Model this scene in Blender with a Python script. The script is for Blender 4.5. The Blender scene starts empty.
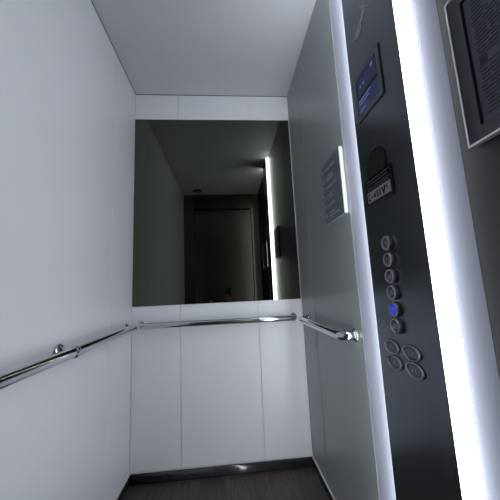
import bpy, bmesh, math, random
from mathutils import Vector, Matrix

random.seed(7)
C = bpy.context.scene.collection

# ------------------------------------------------------------------ sizes (metres)
W, H, L = 1.1095, 2.525, 2.12          # car: x 0..W, y 0..-L, z 0..H ; back wall at y = 0
CAM = Vector((0.6204, -1.8236, 1.0974))
FPX = 270.0
BB = 0.054                            # baseboard height
PX = W - 0.03                         # face of the control column
COLC = -1.137

# ------------------------------------------------------------------ materials
def lin(r, g, b):
    f = lambda c: (c/255/12.92) if c/255 <= .04045 else ((c/255+.055)/1.055)**2.4
    return (f(r), f(g), f(b), 1)

def mat(name, col, rough=.5, metal=0., spec=.5, bump=0., bscale=40., var=0., vscale=6., stretch=(1,1,1), coat=0., emit=None, estr=0.):
    m = bpy.data.materials.new(name); m.use_nodes = True
    nt = m.node_tree; b = nt.nodes['Principled BSDF']
    b.inputs['Base Color'].default_value = col
    b.inputs['Roughness'].default_value = rough
    b.inputs['Metallic'].default_value = metal
    b.inputs['Specular IOR Level'].default_value = spec
    b.inputs['Coat Weight'].default_value = coat
    if emit:
        b.inputs['Emission Color'].default_value = emit
        b.inputs['Emission Strength'].default_value = estr
    if bump or var:
        tc = nt.nodes.new('ShaderNodeTexCoord'); mp = nt.nodes.new('ShaderNodeMapping')
        mp.inputs['Scale'].default_value = stretch
        nt.links.new(tc.outputs['Object'], mp.inputs['Vector'])
        if var:
            n = nt.nodes.new('ShaderNodeTexNoise'); n.inputs['Scale'].default_value = vscale; n.inputs['Detail'].default_value = 4
            nt.links.new(mp.outputs['Vector'], n.inputs['Vector'])
            mx = nt.nodes.new('ShaderNodeMix'); mx.data_type = 'RGBA'
            mx.inputs[6].default_value = tuple(c*(1-var) for c in col[:3])+(1,)
            mx.inputs[7].default_value = tuple(min(1, c*(1+var)) for c in col[:3])+(1,)
            nt.links.new(n.outputs['Fac'], mx.inputs[0]); nt.links.new(mx.outputs[2], b.inputs['Base Color'])
        if bump:
            n2 = nt.nodes.new('ShaderNodeTexNoise'); n2.inputs['Scale'].default_value = bscale; n2.inputs['Detail'].default_value = 3
            nt.links.new(mp.outputs['Vector'], n2.inputs['Vector'])
            bp = nt.nodes.new('ShaderNodeBump'); bp.inputs['Strength'].default_value = bump; bp.inputs['Distance'].default_value = .002
            nt.links.new(n2.outputs['Fac'], bp.inputs['Height']); nt.links.new(bp.outputs['Normal'], b.inputs['Normal'])
    return m

def wood_floor():
    m = bpy.data.materials.new('dark_wood_floor'); m.use_nodes = True
    nt = m.node_tree; b = nt.nodes['Principled BSDF']; N = nt.nodes.new; K = nt.links.new
    tc = N('ShaderNodeTexCoord')
    mp = N('ShaderNodeMapping'); mp.inputs['Scale'].default_value = (9, 1.3, 1); K(tc.outputs['Object'], mp.inputs['Vector'])
    n = N('ShaderNodeTexNoise'); n.inputs['Scale'].default_value = 6; n.inputs['Detail'].default_value = 9; n.inputs['Roughness'].default_value = .65
    K(mp.outputs['Vector'], n.inputs['Vector'])
    mr = N('ShaderNodeMapping'); mr.inputs['Rotation'].default_value = (0, 0, math.pi/2); K(tc.outputs['Object'], mr.inputs['Vector'])
    br = N('ShaderNodeTexBrick'); br.inputs['Scale'].default_value = 1; br.inputs['Brick Width'].default_value = .9; br.inputs['Row Height'].default_value = .14
    br.inputs['Mortar Size'].default_value = .0015
    br.inputs['Color1'].default_value = (.75, .75, .75, 1); br.inputs['Color2'].default_value = (1.2, 1.2, 1.2, 1); br.inputs['Mortar'].default_value = (.4, .4, .4, 1)
    K(mr.outputs['Vector'], br.inputs['Vector'])
    cr = N('ShaderNodeValToRGB'); cr.color_ramp.elements[0].color = lin(38, 32, 31); cr.color_ramp.elements[1].color = lin(88, 74, 69)
    cr.color_ramp.elements[0].position = .3; cr.color_ramp.elements[1].position = .72
    K(n.outputs['Fac'], cr.inputs['Fac'])
    mx = N('ShaderNodeMix'); mx.data_type = 'RGBA'; mx.blend_type = 'MULTIPLY'; mx.inputs[0].default_value = 1
    K(cr.outputs['Color'], mx.inputs[6]); K(br.outputs['Color'], mx.inputs[7]); K(mx.outputs[2], b.inputs['Base Color'])
    b.inputs['Roughness'].default_value = .48
    bp = N('ShaderNodeBump'); bp.inputs['Strength'].default_value = .2; bp.inputs['Distance'].default_value = .001
    K(n.outputs['Fac'], bp.inputs['Height']); K(bp.outputs['Normal'], b.inputs['Normal'])
    return m

M = {}
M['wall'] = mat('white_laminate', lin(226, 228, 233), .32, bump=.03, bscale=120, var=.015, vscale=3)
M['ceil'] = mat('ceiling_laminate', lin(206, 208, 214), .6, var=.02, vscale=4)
M['wall_r'] = mat('shaded_white_laminate', lin(152, 157, 157), .34, bump=.03, bscale=120, var=.015, vscale=3)  # wall laminate with the right wall's lack of direct light put into its colour
M['silver'] = mat('silver_lip', lin(240, 241, 244), .32, metal=1., var=.02)
M['lip'] = mat('pale_metal_trim', lin(215, 217, 222), .35, metal=.2, var=.02)
M['floor'] = wood_floor()
M['skirt'] = mat('dark_polished_skirting', lin(84, 84, 90), .2, metal=.7, var=.05, vscale=20, stretch=(8, 8, 1))
M['mirror'] = mat('smoked_mirror_glass', (.112, .122, .098, 1), .0, metal=1., var=.01, vscale=1)
M['mirror_edge'] = mat('mirror_edge', lin(60, 66, 62), .2, var=.05)
M['chrome'] = mat('chrome', lin(205, 207, 212), .1, metal=1., var=.03, vscale=15)
M['black'] = mat('black_column_panel', lin(114, 117, 124), .24, metal=.85, spec=.5, bump=.02, bscale=200, var=.1, vscale=60, stretch=(1, 1, .03))
M['frontpanel'] = mat('charcoal_steel', lin(32, 34, 39), .45, spec=.15, bump=.02, bscale=200, var=.1, vscale=80, stretch=(1, 1, .03))
M['housing'] = mat('housing_black', lin(20, 21, 24), .5, var=.05)
M['band_far'] = mat('aluminium_lit_tone', lin(190, 195, 212), .4, metal=.2, bump=.02, bscale=250, var=.05, vscale=90, stretch=(1, 1, .02))  # lamp glow on the far margin put into a paler colour
M['band'] = mat('aluminium_toned_down', lin(110, 113, 124), .9, metal=0., spec=.05, bump=.02, bscale=250, var=.05, vscale=90, stretch=(1, 1, .02))  # same margin metal, colour darkened to hold down the near lamp's glare
M['lamp'] = mat('led_diffuser', (.9, .9, .9, 1), .5, var=.01, emit=(.935, .965, 1.0, 1), estr=33.)
M['bezel'] = mat('display_bezel', lin(100, 102, 110), .35, metal=.3, var=.05)
M['lcd'] = mat('blue_lcd', lin(14, 16, 40), .08, var=.2, vscale=25, emit=lin(40, 42, 95), estr=.3)
M['lcd2'] = mat('pale_blue_lcd', lin(14, 20, 40), .08, var=.2, vscale=25, emit=lin(42, 58, 108), estr=.3)
M['lcdtext'] = mat('lcd_text', lin(120, 130, 180), .3, var=.05, emit=lin(130, 145, 215), estr=.3)
M['noticeframe'] = mat('charcoal_frame', lin(58, 60, 67), .4, var=.05)
M['jamb'] = mat('grey_jamb', lin(78, 80, 79), .4, var=.05)
M['rubber'] = mat('matte_black', lin(9, 9, 11), .75, var=.1)
M['gloss'] = mat('gloss_black', lin(14, 14, 17), .12, var=.1)
M['ring'] = mat('button_ring_steel', lin(185, 187, 194), .28, metal=.9, var=.05)
M['darkring'] = mat('dark_button_steel', lin(104, 107, 114), .3, metal=.8, var=.05)
M['mark'] = mat('pale_engraving', lin(172, 175, 182), .5, var=.05)
M['dimmark'] = mat('dim_engraving', lin(84, 87, 95), .5, var=.05)
M['blue'] = mat('blue_lit_ring', lin(30, 60, 200), .3, var=.05, emit=lin(30, 75, 235), estr=.45)
M['plate'] = mat('grey_sign_plate', lin(112, 118, 124), .4, var=.05)
M['signedge'] = mat('lit_plate_edge', lin(150, 154, 150), .5, var=.02)  # lamplight falling on the plate's near edge, painted in as a paler tone
M['signtext'] = mat('pale_sign_text', lin(176, 182, 186), .5, var=.05)
M['label'] = mat('pale_grey_label', lin(150, 152, 156), .5, var=.08, vscale=80)
M['paper'] = mat('dark_notice_sheet', lin(92, 95, 108), .55, var=.06, vscale=30)
M['noticetext'] = mat('dim_notice_text', lin(52, 54, 62), .6, var=.05)
M['steel'] = mat('dark_brushed_steel', lin(118, 118, 112), .34, metal=1., bump=.05, bscale=150, var=.12, vscale=60, stretch=(1, 1, .03))
M['header'] = mat('header_steel', lin(96, 90, 80), .34, metal=1., bump=.04, bscale=150, var=.1, vscale=60, stretch=(.03, 1, 1))
M['gap'] = mat('shadow_gap', lin(16, 16, 17), .8, var=.05)
M['skin'] = mat('skin', lin(128, 92, 76), .55, var=.06, vscale=20)
M['jacket'] = mat('black_cloth', lin(24, 25, 29), .9, bump=.3, bscale=300, var=.15, vscale=30)
M['trouser'] = mat('dark_denim', lin(32, 36, 48), .9, bump=.3, bscale=300, var=.15, vscale=30)
M['hair'] = mat('dark_hair', lin(22, 18, 16), .6, bump=.4, bscale=120, var=.2, vscale=40, stretch=(6, 6, 1))
M['shoe'] = mat('black_shoe', lin(20, 20, 21), .5, var=.1)
M['eye'] = mat('eye_white', lin(215, 212, 208), .3, var=.02)
M['iris'] = mat('dark_iris', lin(30, 22, 18), .2, var=.05)

# ------------------------------------------------------------------ mesh helpers (world coordinates)
def box(bm, x0, x1, y0, y1, z0, z1, bev=0., seg=2):
    r = bmesh.ops.create_cube(bm, size=1)
    vs = r['verts']
    for v in vs:
        v.co = Vector(((x0+x1)/2 + v.co.x*(x1-x0), (y0+y1)/2 + v.co.y*(y1-y0), (z0+z1)/2 + v.co.z*(z1-z0)))
    if bev:
        es = list({e for v in vs for e in v.link_edges})
        bmesh.ops.bevel(bm, geom=es, offset=bev, segments=seg, affect='EDGES', profile=.5)
    return bm

def prism(bm, pts, z0, z1):
    """vertical prism over an XY polygon"""
    a = [bm.verts.new((x, y, z0)) for x, y in pts]; b = [bm.verts.new((x, y, z1)) for x, y in pts]
    n = len(pts)
    bm.faces.new(a[::-1]); bm.faces.new(b)
    for i in range(n): bm.faces.new((a[i], a[(i+1) % n], b[(i+1) % n], b[i]))
    bmesh.ops.recalc_face_normals(bm, faces=bm.faces[:])
    return bm

def tube(bm, pts, r, seg=20, caps=True):
    pts = [Vector(p) for p in pts]; rings = []
    t = (pts[1]-pts[0]).normalized()
    up = Vector((0, 0, 1)) if abs(t.z) < .9 else Vector((1, 0, 0))
    n = t.cross(up).normalized()
    for i, p in enumerate(pts):
        t = (pts[min(i+1, len(pts)-1)]-pts[max(i-1, 0)]).normalized()
        n = (n - t*n.dot(t)).normalized(); b = t.cross(n)
        rr = r[i] if isinstance(r, (list, tuple)) else r
        rings.append([bm.verts.new(p + (n*math.cos(2*math.pi*k/seg) + b*math.sin(2*math.pi*k/seg))*rr) for k in range(seg)])
    for a, c in zip(rings, rings[1:]):
        for k in range(seg):
            f = bm.faces.new((a[k], a[(k+1) % seg], c[(k+1) % seg], c[k])); f.smooth = True
    if caps:
        bm.faces.new(rings[0][::-1]); bm.faces.new(rings[-1])
    bmesh.ops.recalc_face_normals(bm, faces=bm.faces[:])
    return bm

def lathe(bm, prof, origin, axis, seg=28, sy=1., sz=1.):
    """profile [(radius, height along axis)], revolved round axis at origin"""
    axis = Vector(axis).normalized(); q = Vector((0, 0, 1)).rotation_difference(axis)
    o = Vector(origin); rings = []
    for r, h in prof:
        if r < 1e-6: rings.append([bm.verts.new(o + q @ Vector((0, 0, h)))])
        else:
            ring = []
            for k in range(seg):
                a = 2*math.pi*k/seg
                v = q @ Vector((r*math.cos(a), r*math.sin(a), h))
                v.y *= sy; v.z *= sz
                ring.append(bm.verts.new(o + v))
            rings.append(ring)
    for a, c in zip(rings, rings[1:]):
        if len(a) == 1 and len(c) == 1: continue
        for k in range(seg):
            if len(a) == 1: f = bm.faces.new((a[0], c[(k+1) % seg], c[k]))
            elif len(c) == 1: f = bm.faces.new((a[k], a[(k+1) % seg], c[0]))
            else: f = bm.faces.new((a[k], a[(k+1) % seg], c[(k+1) % seg], c[k]))
            f.smooth = True
    bmesh.ops.recalc_face_normals(bm, faces=bm.faces[:])
    return bm

def nb(): return bmesh.new()

def wloc(o):
    v = Vector((0, 0, 0))
    while o: v += o.location; o = o.parent
    return v

def obj(name, bm, m, parent=None, base=None):
    me = bpy.data.meshes.new(name)
    off = wloc(parent) if parent else (Vector(base) if base is not None else Vector((0, 0, 0)))
    if off.length: bmesh.ops.translate(bm, verts=bm.verts[:], vec=-off)
    bm.to_mesh(me); bm.free()
    me.materials.append(m)
    o = bpy.data.objects.new(name, me); C.objects.link(o)
    if parent: o.parent = parent
    elif base is not None: o.location = off
    return o

def thing(name, label, cat, loc, group=None):
    o = bpy.data.objects.new(name, None); C.objects.link(o); o.location = loc
    o.empty_display_size = .05
    o['label'] = label; o['category'] = cat
    if group: o['group'] = group
    return o

def tag(o, label, cat, group=None):
    o['label'] = label; o['category'] = cat
    if group: o['group'] = group
    return o

def struct(name, bm, m, parent=None):
    o = obj(name, bm, m, parent)
    if not parent: o['kind'] = 'structure'
    return o

# ------------------------------------------------------------------ the car shell
struct('floor', box(nb(), -.03, W+.03, -L-.05, .03, -.03, 0), M['floor'])
struct('ceiling', box(nb(), -.03, W+.03, -L-.05, .03, H, H+.03), M['ceil'])

G = .0021      # half of the joint between two wall panels
def panels_x(bm, xs, z0, z1):          # back wall
    box(bm, -.03, W+.03, .006, .03, 0, H)
    for a, b in zip(xs, xs[1:]): box(bm, a+G, b-G, 0, .012, z0, z1, .0012, 1)
    return bm
def panels_y(bm, x, sgn, ys, z0, z1):   # side walls, sgn +1 = wall lies towards +x
    box(bm, min(x+sgn*.006, x+sgn*.03), max(x+sgn*.006, x+sgn*.03), ys[-1], ys[0], 0, H)
    for a, b in zip(ys, ys[1:]): box(bm, min(x, x+sgn*.012), max(x, x+sgn*.012), b+G, a-G, z0, z1, .0012, 1)
    return bm
struct('wall_back', panels_x(nb(), [-.002, .303, .810, W+.002], BB, H), M['wall'])
struct('wall_left', panels_y(nb(), 0, -1, [.0, -.332, -L], BB, H), M['wall'])
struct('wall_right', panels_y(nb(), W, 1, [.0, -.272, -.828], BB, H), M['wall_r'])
bm = nb(); box(bm, W+.0, W+.03, -L, -1.3365, 0, H, .001, 1)
struct('wall_right_front', bm, M['frontpanel'])
# aluminium margins either side of the column
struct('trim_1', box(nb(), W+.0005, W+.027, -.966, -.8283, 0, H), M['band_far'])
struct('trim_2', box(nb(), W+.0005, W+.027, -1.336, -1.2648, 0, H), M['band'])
# skirting with a thin pale lip on top
def skirt(name, lipname, x0, x1, y0, y1, lip):
    struct(name, box(nb(), x0, x1, y0, y1, 0, BB-.005, .001, 1), M['skirt'])
    struct(lipname, box(nb(), *lip, BB-.005, BB), M['lip'])
bm = nb()
pr = [(-.0006, 0), (-.024, 0)] + [(-.024 + .019*(1-math.cos(math.pi/2*i/9)), (BB-.006)*math.sin(math.pi/2*i/9)*.98) for i in range(1, 10)] + [(-.0006, BB-.0065)]
a = [bm.verts.new((.0005, y, z)) for y, z in pr]; b = [bm.verts.new((W-.0005, y, z)) for y, z in pr]
bm.faces.new(a); bm.faces.new(b[::-1])
for i in range(len(pr)):
    f = bm.faces.new((a[i], b[i], b[(i+1) % len(pr)], a[(i+1) % len(pr)])); f.smooth = 1 <= i <= 9
bmesh.ops.recalc_face_normals(bm, faces=bm.faces[:])
struct('baseboard_back', bm, M['skirt'])
struct('trim_3', box(nb(), .0005, W-.0005, -.0045, -.0006, BB-.006, BB), M['lip'])
skirt('baseboard_left', 'trim_4', .0005, .006, -L+.02, -.025, (.0005, .0075, -L+.02, -.006))
skirt('baseboard_right', 'trim_5', W-.006, W-.0005, -.828, -.025, (W-.0075, W-.0005, -.828, -.006))
# thin strips coloured dark for the shade in the gap where ceiling meets walls
struct('gap_shade_back', box(nb(), 0, W, -.003, -.0005, H-.004, H), M['dimmark'])
struct('gap_shade_left', box(nb(), .0005, .003, -L, -.004, H-.004, H), M['dimmark'])

# front of the car (seen in the mirror): transom, jambs, two door leaves
DX0, DX1, DZ = .15, .995, 2.300
bm = nb()
box(bm, -.03, DX0, -L-.05, -L+.0, 0, H, .001, 1)
box(bm, DX1+.035, W+.03, -L-.05, -L+.0, 0, H, .001, 1)
struct('wall_front', bm, M['jamb'])
struct('trim_8', box(nb(), DX1, DX1+.034, -L-.05, -L+.012, 0, DZ, .002, 2), M['steel'])
# transom : a shallow rounded steel header
bm = nb()
pr = [(-L-.05, DZ+.003), (-L+.010, DZ+.003), (-L+.016, DZ+.02), (-L+.018, DZ+.1), (-L+.016, H-.02), (-L+.010, H-.001), (-L-.05, H-.001)]
a = [bm.verts.new((DX0+.001, y, z)) for y, z in pr]; b = [bm.verts.new((DX1+.033, y, z)) for y, z in pr]
bm.faces.new(a); bm.faces.new(b[::-1])
for i in range(len(pr)): bm.faces.new((a[i], b[i], b[(i+1) % len(pr)], a[(i+1) % len(pr)]))
bmesh.ops.recalc_face_normals(bm, faces=bm.faces[:])
struct('trim_9', bm, M['header'])
d = bpy.data.objects.new('door_1', None); C.objects.link(d); d.location = ((DX0+DX1)/2, -L, 0); d['kind'] = 'structure'
obj('door_leaf', box(nb(), DX0+.002, .588, -L-.045, -L-.02, .006, DZ-.012, .002, 2), M['steel'], d)
obj('door_leaf', box(nb(), .591, DX1-.003, -L-.045, -L-.02, .006, DZ-.012, .002, 2), M['steel'], d)
obj('door_seal', box(nb(), .5884, .5906, -L-.044, -L-.024, .006, DZ-.012), M['rubber'], d)
struct('gap_shade_door', box(nb(), DX0+.001, DX1+.033, -L-.06, -L-.048, 0, H), M['gap'])  # dark sheet behind the leaves, coloured as the shade in the door gaps
struct('trim_11', box(nb(), DX0+.002, DX1-.001, -L-.047, -L-.0, .0, .005), M['steel'])

# ------------------------------------------------------------------ mirror
t = thing('wall_mirror', 'frameless smoked mirror spanning the upper back wall', 'mirror', (.553, 0, 1.018))
obj('glass', box(nb(), .002, 1.104, -.006, -.0052, 1.0180, 2.3250), M['mirror'], t)
obj('backing', box(nb(), .002, 1.104, -.0051, -.0006, 1.0180, 2.3250), M['mirror_edge'], t)['label'] = 'dark greenish ground edge'

# ------------------------------------------------------------------ handrails
RR, OFF = .0185, .056
def arc(c, u, v, r, a0, a1, n=8):
    c, u, v = Vector(c), Vector(u), Vector(v)
    return [c + (u*math.cos(a0+(a1-a0)*i/n) + v*math.sin(a0+(a1-a0)*i/n))*r for i in range(n+1)]
def rail_path(p0, p1, nrm, r=.034):
    """p0,p1: wall points where the ends enter; nrm: out of the wall"""
    p0, p1, n = Vector(p0), Vector(p1), Vector(nrm); d = (p1-p0).normalized()
    c0 = p0 + n*(OFF-r) + d*r; c1 = p1 + n*(OFF-r) - d*r
    return [p0 + n*.001] + arc(c0, -d, n, r, 0, math.pi/2) + arc(c1, n, d, r, 0, math.pi/2) + [p1 + n*.001]
def flange(bm, p, n):
    return lathe(bm, [(0, .0008), (.027, .0008), (.027, .004), (.025, .0075), (.0195, .0085), (.0195, .0105)], p, n)
def handrail(label, p0, p1, n, mids=()):
    p0, p1, n = Vector(p0), Vector(p1), Vector(n)
    t = thing('handrail', label, 'handrail', (p0+p1)/2, 'tubular handrails of the car')
    obj('rail', tube(nb(), rail_path(p0, p1, n), RR, 24), M['chrome'], t)
    for p in (p0, p1): obj('wall_flange', flange(nb(), p, n), M['chrome'], t)
    d = (p1-p0).normalized()
    for m in mids:
        q = p0 + d*m
        b = obj('bracket', tube(nb(), [q + n*.004, q + n*.02, q + n*(OFF-.012)], [.012, .010, .010], 16), M['chrome'], t)
        obj('bracket_flange', lathe(nb(), [(0, .0008), (.033, .0008), (.033, .004), (.029, .010), (.018, .014), (.0105, .0165)], q, n), M['chrome'], b)
        obj('collar', tube(nb(), [q + n*OFF - d*.011 , q + n*OFF - d*.009, q + n*OFF + d*.009, q + n*OFF + d*.011], [RR+.0005, RR+.0035, RR+.0035, RR+.0005], 24), M['chrome'], b)
    return t
RZ = .9
handrail('long chrome tube handrail with a collared bracket on the left wall', (0, -.098, RZ), (0, -1.53, RZ), (1, 0, 0), (.658,))
handrail('chrome tube handrail running across the back wall under the mirror', (.064, 0, RZ), (1.044, 0, RZ), (0, -1, 0))
handrail('short chrome handrail with curved end on the right wall', (W, -.140, RZ), (W, -.762, RZ), (-1, 0, 0))

# ------------------------------------------------------------------ control column and its two light strips
SH = .0165                # the column was laid out, then slid this far along the wall
B0, B1, F0, F1 = -.9835, -1.281, -1.0015, -1.2585
t = thing('control_column', 'tall black elevator control column between two light strips', 'control panel', (W, COLC, 0))
obj('housing', prism(nb(), [(W+.028, B0-.006), (W, B0-.006), (PX+.004, F0-.004), (PX+.004, F1+.004), (W, B1+.005), (W+.028, B1+.005)], 0, H-.001), M['housing'], t)
obj('face_panel', box(nb(), PX, PX+.0035, F1+.0005, F0-.0005, .0, H-.001, .0008, 1), M['black'], t)
def strip(label, pts):
    o = obj('light_strip', prism(nb(), pts, .0, H-.001), M['lamp'], base=(pts[0][0], pts[0][1], 0)); o.location.y += SH
    return tag(o, label, 'light', 'light strips of the control column')
def slab(p, q, th):     # thin slab with its outer face along p-q
    p, q = Vector(p), Vector(q); d = (q-p).normalized(); n = Vector((-d.y, d.x))
    return [tuple(p), tuple(q), tuple(q+n*th), tuple(p+n*th)]
strip('wide glowing white light strip on the near edge of the control column', slab((W, B1), (PX+.001, F1-.0005), -.0025))
strip('vertical white light strip on the far column edge, seen in the mirror', slab((PX+.001, F0+.0005), (W, B0), -.0025))

def quadbars(bm, bars, x0, x1):
    """bars (ya, za, yb, zb, w): flat strokes on the plane facing -x"""
    for ya, za, yb, zb, w in bars:
        d = Vector((yb-ya, zb-za)); 
        if d.length < 1e-6: continue
        n = Vector((-d.y, d.x)).normalized()*w/2
        c = [(ya+n.x, za+n.y), (yb+n.x, zb+n.y), (yb-n.x, zb-n.y), (ya-n.x, za-n.y)]
        a = [bm.verts.new((x0, y, z)) for y, z in c]; b = [bm.verts.new((x1, y, z)) for y, z in c]
        bm.faces.new(a); bm.faces.new(b[::-1])
        for i in range(4): bm.faces.new((a[i], b[i], b[(i+1) % 4], a[(i+1) % 4]))
    bmesh.ops.recalc_face_normals(bm, faces=bm.faces[:])
    return bm

def frame_bm(bm, x0, x1, y0, y1, z0, z1, w):
    """rectangular ring in the YZ plane, y0<y1"""
    o = [(y0, z0), (y1, z0), (y1, z1), (y0, z1)]; i_ = [(y0+w, z0+w), (y1-w, z0+w), (y1-w, z1-w), (y0+w, z1-w)]
    A = [bm.verts.new((x0, *p)) for p in o]; B = [bm.verts.new((x0, *p)) for p in i_]
    A2 = [bm.verts.new((x1, *p)) for p in o]; B2 = [bm.verts.new((x1, *p)) for p in i_]
    for k in range(4):
        j = (k+1) % 4
        bm.faces.new((A[k], A[j], B[j], B[k])); bm.faces.new((A2[k], B2[k], B2[j], A2[j]))
        bm.faces.new((A[k], A2[k], A2[j], A[j])); bm.faces.new((B[k], B[j], B2[j], B2[k]))
    bmesh.ops.recalc_face_normals(bm, faces=bm.faces[:])
    return bm

# emblem near the top of the column: a slanted stroke with a foot and a cap
em = quadbars(nb(), [(-1.066, 1.912, -1.104, 1.937, .027), (-1.098, 1.933, -1.138, 1.966, .016), (-1.044, 1.936, -1.090, 1.893, .007), (-1.114, 1.994, -1.154, 1.951, .006)], PX-.0012, PX-.0002)
obj('emblem', em, M['mark'], t)

# display: steel bezel, upper and lower window, lines of tiny characters
dsp = obj('display', frame_bm(nb(), PX-.004, PX-.0002, -1.181, -1.0265, 1.632, 1.792, .016), M['bezel'], t)
obj('display_divider', box(nb(), PX-.004, PX-.0002, -1.1648, -1.0427, 1.7075, 1.7165), M['gloss'], dsp)
obj('upper_screen', box(nb(), PX-.0020, PX-.0003, -1.1648, -1.0427, 1.7168, 1.7757), M['lcd'], dsp)['label'] = 'violet blue upper screen'
obj('lower_screen', box(nb(), PX-.0020, PX-.0003, -1.1648, -1.0427, 1.6483, 1.7072), M['lcd2'], dsp)['label'] = 'paler blue lower screen'
bars = []
for z, n0 in ((1.697, 11), (1.686, 8), (1.662, 5)):
    y = -1.048
    for k in range(n0):
        w = random.uniform(.003, .008)
        bars.append((y, z, y-w, z, .004)); y -= w+.0025
bars += [(-1.135, 1.755, -1.135, 1.770, .004), (-1.142, 1.755, -1.142, 1.770, .003), (-1.080, 1.742, -1.090, 1.742, .005), (-1.062, 1.742, -1.070, 1.742, .004)]
obj('screen_characters', quadbars(nb(), bars, PX-.0026, PX-.0021), M['lcdtext'], dsp)

# speaker : black round grille
sp = obj('speaker_grille', lathe(nb(), [(0, .0015), (.044, .0015), (.047, .004), (.053, .004), (.0545, .0004)], (PX, -1.100, 1.452), (-1, 0, 0), 36), M['rubber'], t)
bm = nb()
for r, n in ((.0, 1), (.010, 6), (.020, 12), (.030, 18), (.039, 24)):
    for k in range(n):
        a = 2*math.pi*k/n
        lathe(bm, [(0, .0020), (.0022, .0020), (.0026, .0016)], (PX, -1.100+r*math.cos(a), 1.452+r*math.sin(a)), (-1, 0, 0), 8)
obj('grille_holes', bm, M['housing'], sp)

# capacity plate
pl = obj('capacity_plate', box(nb(), PX-.0060, PX-.0002, -1.172, -1.036, 1.337, 1.424, .0012, 1), M['gloss'], t)
obj('pale_panel', box(nb(), PX-.0066, PX-.0061, -1.166, -1.044, 1.346, 1.380), M['label'], pl)
bars = [(-1.052, 1.354, -1.052, 1.372, .004), (-1.052, 1.372, -1.060, 1.372, .004), (-1.052, 1.354, -1.060, 1.354, .004),
        (-1.066, 1.362, -1.073, 1.362, .004),
        (-1.080, 1.358, -1.088, 1.368, .005), (-1.088, 1.354, -1.088, 1.372, .0035),
        (-1.097, 1.355, -1.097, 1.371, .004), (-1.104, 1.355, -1.104, 1.371, .004), (-1.097, 1.371, -1.104, 1.371, .004), (-1.097, 1.355, -1.104, 1.355, .004),
        (-1.114, 1.353, -1.114, 1.374, .005), (-1.124, 1.374, -1.132, 1.353, .005), (-1.132, 1.353, -1.141, 1.374, .006), (-1.150, 1.360, -1.150, 1.374, .004)]
obj('plate_lettering', quadbars(nb(), bars, PX-.0071, PX-.0067), M['gloss'], pl)
bars = []
for z in (1.414, 1.404, 1.394, 1.386):
    y = -1.048
    while y > -1.158:
        w = random.uniform(.004, .010); bars.append((y, z, y-w, z, .0042)); y -= w+.003
obj('small_print', quadbars(nb(), bars, PX-.0066, PX-.0061), M['dimmark'], pl)

# six round floor buttons
for k, z in enumerate((1.209, 1.162, 1.115, 1.070, 1.024, .980)):
    y = -1.116
    b = obj('floor_button', lathe(nb(), [(.0148, .0002), (.0205, .0002), (.0212, .0030), (.0205, .0105), (.0185, .0128), (.0162, .0118), (.0150, .0060)], (PX, y, z), (-1, 0, 0)), M['ring'], t)
    if k == 4: b['label'] = 'floor button glowing blue'
    obj('button_cap', lathe(nb(), [(.0146, .0004), (.0146, .0085), (.0125, .0108), (.0, .0096)], (PX, y, z), (-1, 0, 0)), M['blue'] if k == 4 else M['darkring'], b)
    gl = [[(-.003, -.006, -.003, .006, .0022)], [(-.004, .005, .004, .005, .002), (.004, .005, .004, -.005, .002)],
          [(-.004, -.005, -.004, .005, .002), (.003, -.005, .003, .005, .002), (-.004, 0, .003, 0, .002)],
          [(-.004, .005, .004, .005, .002), (-.004, 0, .004, 0, .002), (-.004, -.005, .004, -.005, .002), (.004, .005, .004, 0, .002), (-.004, 0, -.004, -.005, .002)],
          [(0, -.006, 0, .006, .0024), (0, .006, .003, .003, .002)],
          [(-.004, .005, -.004, -.005, .002), (.004, .005, .004, -.005, .002), (-.004, .005, .004, .005, .002), (-.004, -.005, .004, -.005, .002)]][k]
    obj('button_mark', quadbars(nb(), [(y+a, z+b_, y+c, z+d_, w) for a, b_, c, d_, w in gl], PX-.0112, PX-.0104), M['mark'], b)
    bars = [(y+.0265+.004*i, z-.006+.0045*j, y+.0265+.004*i, z-.0035+.0045*j, .0026) for i in range(2) for j in range(3) if (i+j+k) % 3 or i == 0]
    obj('raised_dots', quadbars(nb(), bars, PX-.0014, PX-.0002), M['dimmark'], b)
# four flat service buttons below
for k, (y, z) in enumerate(((-1.0735, .917), (-1.0790, .876), (-1.1575, .918), (-1.1625, .877))):
    r = .0190
    b = obj('service_button', lathe(nb(), [(r-.0035, .0002), (r, .0002), (r+.0008, .0022), (r-.0004, .0046), (r-.0030, .0050), (r-.0036, .0014)], (PX, y, z), (-1, 0, 0), 36, 1.80, 1.), M['ring'], t)
    obj('button_cap', lathe(nb(), [(r-.0040, .0004), (r-.0040, .0018), (r-.0060, .0026), (0, .0024)], (PX, y, z), (-1, 0, 0), 36, 1.80, 1.), M['darkring'], b)
    gl = [[(-.006, -.005, 0, .006, .002), (0, .006, .006, -.005, .002)], [(-.005, 0, .005, 0, .002), (0, -.005, 0, .005, .002)],
          [(-.006, -.005, -.006, .005, .003), (.002, -.005, .008, 0, .003), (.008, 0, .002, .005, .003)],
          [(-.006, -.005, -.006, .005, .003), (.008, -.005, .002, 0, .003), (.002, 0, .008, .005, .003)]][k]
    obj('button_mark', quadbars(nb(), [(y-a, z+b_, y-c, z+d_, w) for a, b_, c, d_, w in gl], PX-.0032, PX-.0027), M['mark'], b)

t.location.y += SH

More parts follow.
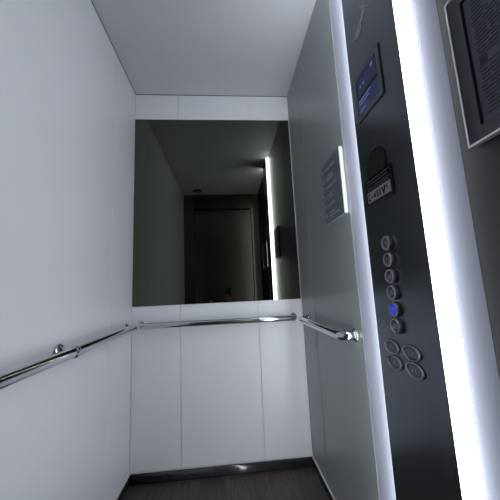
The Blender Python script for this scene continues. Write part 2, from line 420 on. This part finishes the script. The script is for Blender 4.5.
# ------------------------------------------------------------------ floor directory plate on the right wall
SY0, SY1, SZ0, SZ1 = -.812, -.602, 1.382, 1.666
t = thing('directory_sign', 'grey floor directory plate with rows of small print on right wall', 'sign', (W, (SY0+SY1)/2, SZ0))
obj('sign_body', box(nb(), W-.0135, W-.0006, SY0+.0032, SY1, SZ0, SZ1, .001, 1), M['plate'], t)
obj('sign_edge', box(nb(), W-.0160, W-.0006, SY0, SY0+.0030, SZ0, SZ1, .0008, 1), M['signedge'], t)['label'] = 'thick near edge of the plate, painted pale as lit'
obj('sign_face', box(nb(), W-.0165, W-.0137, SY0+.003, SY1, SZ0, SZ1, .0008, 1), M['plate'], t)
for i in range(6):
    z = SZ1 - .038 - i*.042
    boxes = [(SY1-.014, z-.008, SY1-.014, z+.010, .0035), (SY1-.026, z-.008, SY1-.026, z+.010, .0035), (SY1-.014, z+.010, SY1-.026, z+.010, .0035), (SY1-.014, z-.008, SY1-.026, z-.008, .0035)]
    obj('floor_marker', quadbars(nb(), boxes, W-.0172, W-.0166), M['signtext'], t)
    bars = []
    for zz in ((z+.006, z-.008) if i % 2 else (z,)):
        y = SY1 - .050
        for q in range(random.randint(3, 6)):
            w = random.uniform(.008, .022); bars.append((y, zz, y-w, zz, .0065)); y -= w+.005
    obj('text_row', quadbars(nb(), bars, W-.0172, W-.0166), M['signtext'], t)

# ------------------------------------------------------------------ framed notice beside the light strip
NX, NY0, NY1, NZ0, NZ1 = W-.012, -1.795, -1.366, 1.3495, 1.6715
t = thing('framed_notice', 'dark framed notice with fine print right of the wide light strip', 'notice', (W, (NY0+NY1)/2, NZ0))
obj('frame', frame_bm(nb(), NX+.0005, W-.0006, NY0+.001, NY1-.001, NZ0+.001, NZ1-.001, .029), M['noticeframe'], t)
obj('frame_lip', frame_bm(nb(), NX-.0015, NX+.0004, NY0, NY1, NZ0, NZ1, .0036), M['silver'], t)['label'] = 'thin silver lip'
obj('notice_sheet', box(nb(), NX+.0065, W-.0008, NY0+.031, NY1-.031, NZ0+.031, NZ1-.031), M['paper'], t)
bars = []
zz = NZ1 - .046; ymax, ymin = NY1-.040, NY0+.040
hdr = 1.497
while zz > NZ0 + .040:
    if abs(zz-hdr) > .016:
        y = ymax - random.uniform(0, .006)
        while y > ymin + .02:
            w = random.uniform(.008, .04); w = min(w, y-ymin)
            bars.append((y, zz, y-w, zz, .0032)); y -= w+.0045
            if random.random() < .04: break
    zz -= .0074
for sel in (lambda q: q[1] > hdr, lambda q: q[1] < hdr):
    obj('text_block', quadbars(nb(), [q for q in bars if sel(q)], NX+.0058, NX+.0064), M['noticetext'], t)
bars = [(ymax, hdr+.010, ymin, hdr+.010, .0022), (ymax, hdr-.010, ymin, hdr-.010, .0022), (ymax-.004, hdr, ymax-.018, hdr, .013)]
obj('heading_rule', quadbars(nb(), bars, NX+.0058, NX+.0064), M['noticetext'], t)

# ------------------------------------------------------------------ ceiling fitting seen in the mirror
t = thing('ceiling_fitting', 'small dark round fitting on the ceiling near the doors, seen in mirror', 'ceiling fitting', (.222, -1.938, H))
obj('rim', lathe(nb(), [(.045, .0005), (.062, .0005), (.063, .004), (.056, .012), (.047, .012)], (.222, -1.938, H), (0, 0, -1)), M['rubber'], t)
obj('dome', lathe(nb(), [(.045, .002), (.044, .010), (.034, .016), (.018, .019), (0, .020)], (.222, -1.938, H), (0, 0, -1)), M['bezel'], t)

# ------------------------------------------------------------------ the photographer, crouched under the lens, and the phone
PH = Vector((CAM.x-.006, CAM.y-.0085, CAM.z-.044))       # phone centre
def phone_bm():
    bm = box(nb(), -.0365, .0365, -.004, .004, -.0745, .0745, .0035, 3); return bm
t = thing('smartphone', 'dark upright phone held up, reflected at the bottom of the mirror', 'phone', PH)
TILT = Matrix.Rotation(.138, 4, 'X')
def ph(name, bm, m, parent=None, label=None):
    bmesh.ops.transform(bm, matrix=TILT, verts=bm.verts[:])
    bmesh.ops.translate(bm, vec=PH, verts=bm.verts[:])
    o = obj(name, bm, m, parent or t)
    if label: o['label'] = label
    return o
ph('phone_body', phone_bm(), M['rubber'])
ph('screen', box(nb(), -.0345, .0345, -.0047, -.0042, -.0725, .0725), M['gloss'])
ph('camera_plate', box(nb(), -.032, .016, .0041, .0052, .026, .071, .0004, 1), M['rubber'])
ph('lens_ring', lathe(nb(), [(.0042, 0), (.0075, 0), (.0075, .0012), (.0042, .0012)], (-.022, .0054, .060), (0, 1, 0)), M['chrome'])
ph('flash', lathe(nb(), [(0, .0012), (.0035, .0010), (.0040, 0)], (-.006, .0054, .058), (0, 1, 0)), M['label'])

def skin_mesh(chains, root=0):
    """chains: list of [(point, radius), ...]; a chain whose first point repeats an earlier one grows from it"""
    vs, rad, es, idx = [], [], [], {}
    for ch in chains:
        prev = None
        for p, r_ in ch:
            k = tuple(round(c, 4) for c in p)
            if k not in idx: idx[k] = len(vs); vs.append(p); rad.append(r_)
            if prev is not None and prev != idx[k]: es.append((prev, idx[k]))
            prev = idx[k]
    me = bpy.data.meshes.new('skin_tmp'); me.from_pydata(vs, es, [])
    o = bpy.data.objects.new('skin_tmp', me); C.objects.link(o)
    o.modifiers.new('Skin', 'SKIN').use_smooth_shade = True
    for i, d_ in enumerate(me.skin_vertices[0].data):
        r_ = rad[i]; d_.radius = (r_, r_) if not isinstance(r_, tuple) else r_
        d_.use_root = (i == root)
    sb = o.modifiers.new('Sub', 'SUBSURF'); sb.levels = 2; sb.render_levels = 2
    bpy.context.view_layer.update()
    dg = bpy.context.evaluated_depsgraph_get()
    em_ = bpy.data.meshes.new_from_object(o.evaluated_get(dg))
    bm = bmesh.new(); bm.from_mesh(em_)
    bpy.data.objects.remove(o); bpy.data.meshes.remove(em_)
    for f in bm.faces: f.smooth = True
    return bm

pel, sp1, chest, neck, jaw, head, crown = (.33, -1.985, .27), (.335, -1.975, .46), (.34, -1.955, .66), (.345, -1.935, .80), (.348, -1.905, .885), (.350, -1.915, .945), (.350, -1.92, .985)
shR, elR, wrR = (.505, -1.95, .745), (.645, -1.79, .60), (.628, -1.868, .905)
shL, elL, wrL = (.175, -1.95, .745), (.105, -1.84, .52), (.165, -1.665, .595)
hpR, knR, anR = (.42, -1.985, .26), (.475, -1.60, .47), (.455, -1.80, .085)
hpL, knL, anL = (.24, -1.985, .26), (.185, -1.60, .47), (.205, -1.80, .085)
palmR, palmL = (.610, -1.853, .990), (.180, -1.600, .578)
ch = [[(pel, .13), (sp1, .125), (chest, .135), (neck, .055), (jaw, .062), (head, .082), (crown, .068)],
      [(chest, .135), (shR, .060), (elR, .042), (wrR, .028), ((.618, -1.856, .945), .026), (palmR, .024)],
      [(chest, .135), (shL, .060), (elL, .042), (wrL, .028), (palmL, .026)],
      [(pel, .13), (hpR, .095), (knR, .058), (anR, .040), ((.458, -1.66, .045), .030)],
      [(pel, .13), (hpL, .095), (knL, .058), (anL, .040), ((.202, -1.66, .045), .030)],
      [(jaw, .062), ((.349, -1.826, .912), .009)]]
for i, z in enumerate((.985, 1.004, 1.023, 1.042)):      # fingers of the right hand curl round the phone
    l = (.9, 1., 1., .95)[i]
    y = -1.862 - (1.055-z)*.138
    ch.append([(palmR, .024), ((.584, y+.006, z), .0088), ((.562, y-.001, z+.003), .0082), ((.5605, y-.014, z+.005), .0078), ((.5605+.012*l, y-.0225, z+.006), .007)])
ch.append([(palmR, .024), ((.640, -1.866, .998), .0098), ((.652, -1.876, 1.022), .009), ((.650, -1.884, 1.045), .0078)])
for i, dx in enumerate((-.030, -.011, .009, .029)):      # left hand rests over the knee
    l = (.8, .95, 1., .9)[i]
    ch.append([(palmL, .026), ((.182+dx, -1.562, .574), .0088), ((.183+dx*1.1, -1.562+.030*l, .556), .008), ((.184+dx*1.15, -1.562+.040*l, .528), .007)])
ch.append([(palmL, .026), ((.222, -1.605, .575), .0095), ((.242, -1.585, .560), .0085), ((.250, -1.572, .545), .0075)])
person = obj('person', skin_mesh(ch), M['skin'], base=(.33, -1.9, 0))
person.location += Vector((.009, .0412, 0))
tag(person, 'crouching person in black jacket holding up the phone, head top reflected low in mirror', 'person')
BONES = [('t', pel, sp1), ('j', sp1, chest), ('j', chest, (.3448, -1.936, .797)), ('s', (.3448, -1.936, .797), neck), ('s', neck, jaw), ('s', jaw, crown),
         ('j', chest, shR), ('j', shR, elR), ('j', elR, (.6303, -1.8585, .862)), ('s', (.6303, -1.8585, .862), wrR), ('s', wrR, palmR),
         ('j', chest, shL), ('j', shL, elL), ('j', elL, (.159, -1.68, .588)), ('s', (.159, -1.68, .588), wrL), ('s', wrL, palmL), ('s', palmL, (.183, -1.55, .56)), ('s', palmL, (.245, -1.585, .56)),
         ('t', pel, hpR), ('t', hpR, knR), ('t', knR, (.456, -1.795, .100)), ('s', (.456, -1.795, .100), anR), ('s', anR, (.458, -1.66, .045)),
         ('t', pel, hpL), ('t', hpL, knL), ('t', knL, (.2045, -1.795, .100)), ('s', (.2045, -1.795, .100), anL), ('s', anL, (.202, -1.66, .045)),
         ('s', palmR, (.561, -1.87, 1.0)), ('s', palmR, (.561, -1.87, 1.04)), ('s', palmR, (.65, -1.88, 1.04))]
def region(p):
    best = (9, 's')
    for k, a, b in BONES:
        a, b = Vector(a), Vector(b); d = b-a
        u = max(0, min(1, (p-a).dot(d)/d.length_squared))
        best = min(best, ((p-a-d*u).length, k))
    return best[1]
def garment(name, keys, grow, m):
    bm = skin_mesh(ch)
    bm.normal_update()
    bmesh.ops.delete(bm, geom=[f for f in bm.faces if region(f.calc_center_median()) not in keys], context='FACES')
    left = set(bm.verts); islands = []            # keep the one main piece of cloth
    while left:
        st = [left.pop()]; isl = list(st)
        while st:
            for e in st.pop().link_edges:
                for v in e.verts:
                    if v in left: left.discard(v); st.append(v); isl.append(v)
        islands.append(isl)
    islands.sort(key=len)
    loose = [v for isl in islands[:-1] for v in isl]
    if loose: bmesh.ops.delete(bm, geom=loose, context='VERTS')
    bm.normal_update()
    for v in bm.verts: v.co = v.co + v.normal*grow
    bmesh.ops.translate(bm, vec=Vector((.009, .0412, 0)), verts=bm.verts[:])
    o = obj(name, bm, m, person)
    sm = o.modifiers.new('thickness', 'SOLIDIFY'); sm.thickness = .006; sm.offset = 1
    return o
garment('jacket', 'j', .006, M['jacket'])
garment('trousers', 't', .005, M['trouser'])
def onto(name, bm, m, parent=None):      # pieces laid out before the figure was moved to its place
    bmesh.ops.translate(bm, vec=Vector((.009, .0412, 0)), verts=bm.verts[:])
    return obj(name, bm, m, parent or person)
for sx in (.457, .203):
    onto('shoe', skin_mesh([[((sx, -1.815, .052), .044), ((sx, -1.76, .050), .046), ((sx, -1.68, .040), .040), ((sx, -1.60, .034), .030)]]), M['shoe'])
onto('hair', skin_mesh([[((.349, -1.945, .900), .055), ((.350, -1.925, .962), .090), ((.350, -1.912, .992), .084)]]), M['hair'])
for sx in (-1, 1):
    e_ = onto('eye', lathe(nb(), [(0, .010), (.0058, .008), (.0095, .003), (.0095, -.003), (.0058, -.008), (0, -.010)], (.350+sx*.029, -1.846, .938), (0, 1, 0)), M['eye'])
    onto('iris', lathe(nb(), [(0, .0108), (.0035, .0100), (.0052, .0088)], (.350+sx*.029, -1.846, .938), (0, 1, 0)), M['iris'], e_)
    onto('ear', skin_mesh([[((.350+sx*.078, -1.915, .905), .010), ((.350+sx*.087, -1.920, .925), .013), ((.350+sx*.088, -1.924, .948), .011)]]), M['skin'])
onto('mouth', skin_mesh([[((.328, -1.836, .868), .005), ((.349, -1.829, .866), .0075), ((.370, -1.836, .868), .005)]]), mat('lips', lin(150, 90, 84), .45, var=.05))


# ------------------------------------------------------------------ world, camera, colour
w = bpy.data.worlds.new('World'); bpy.context.scene.world = w; w.use_nodes = True
w.node_tree.nodes['Background'].inputs['Color'].default_value = (0, 0, 0, 1)
RXc, RYc, RZc = .1436, .0459, -.0850
Rm = Matrix.Rotation(RZc, 3, 'Z') @ Matrix.Rotation(RXc, 3, 'X') @ Matrix.Rotation(RYc, 3, 'Y')
cam = bpy.data.cameras.new('Camera'); co = bpy.data.objects.new('Camera', cam); C.objects.link(co)
cam.sensor_width = 36; cam.sensor_fit = 'HORIZONTAL'; cam.lens = FPX/500*36; cam.clip_start = .01; cam.clip_end = 50
mw = (Rm @ Matrix(((1, 0, 0), (0, 0, -1), (0, 1, 0)))).to_4x4(); mw.translation = CAM
co.matrix_world = mw
bpy.context.scene.camera = co
vs = bpy.context.scene.view_settings
vs.view_transform = 'Standard'; vs.look = 'None'; vs.exposure = 0.; vs.gamma = 1.
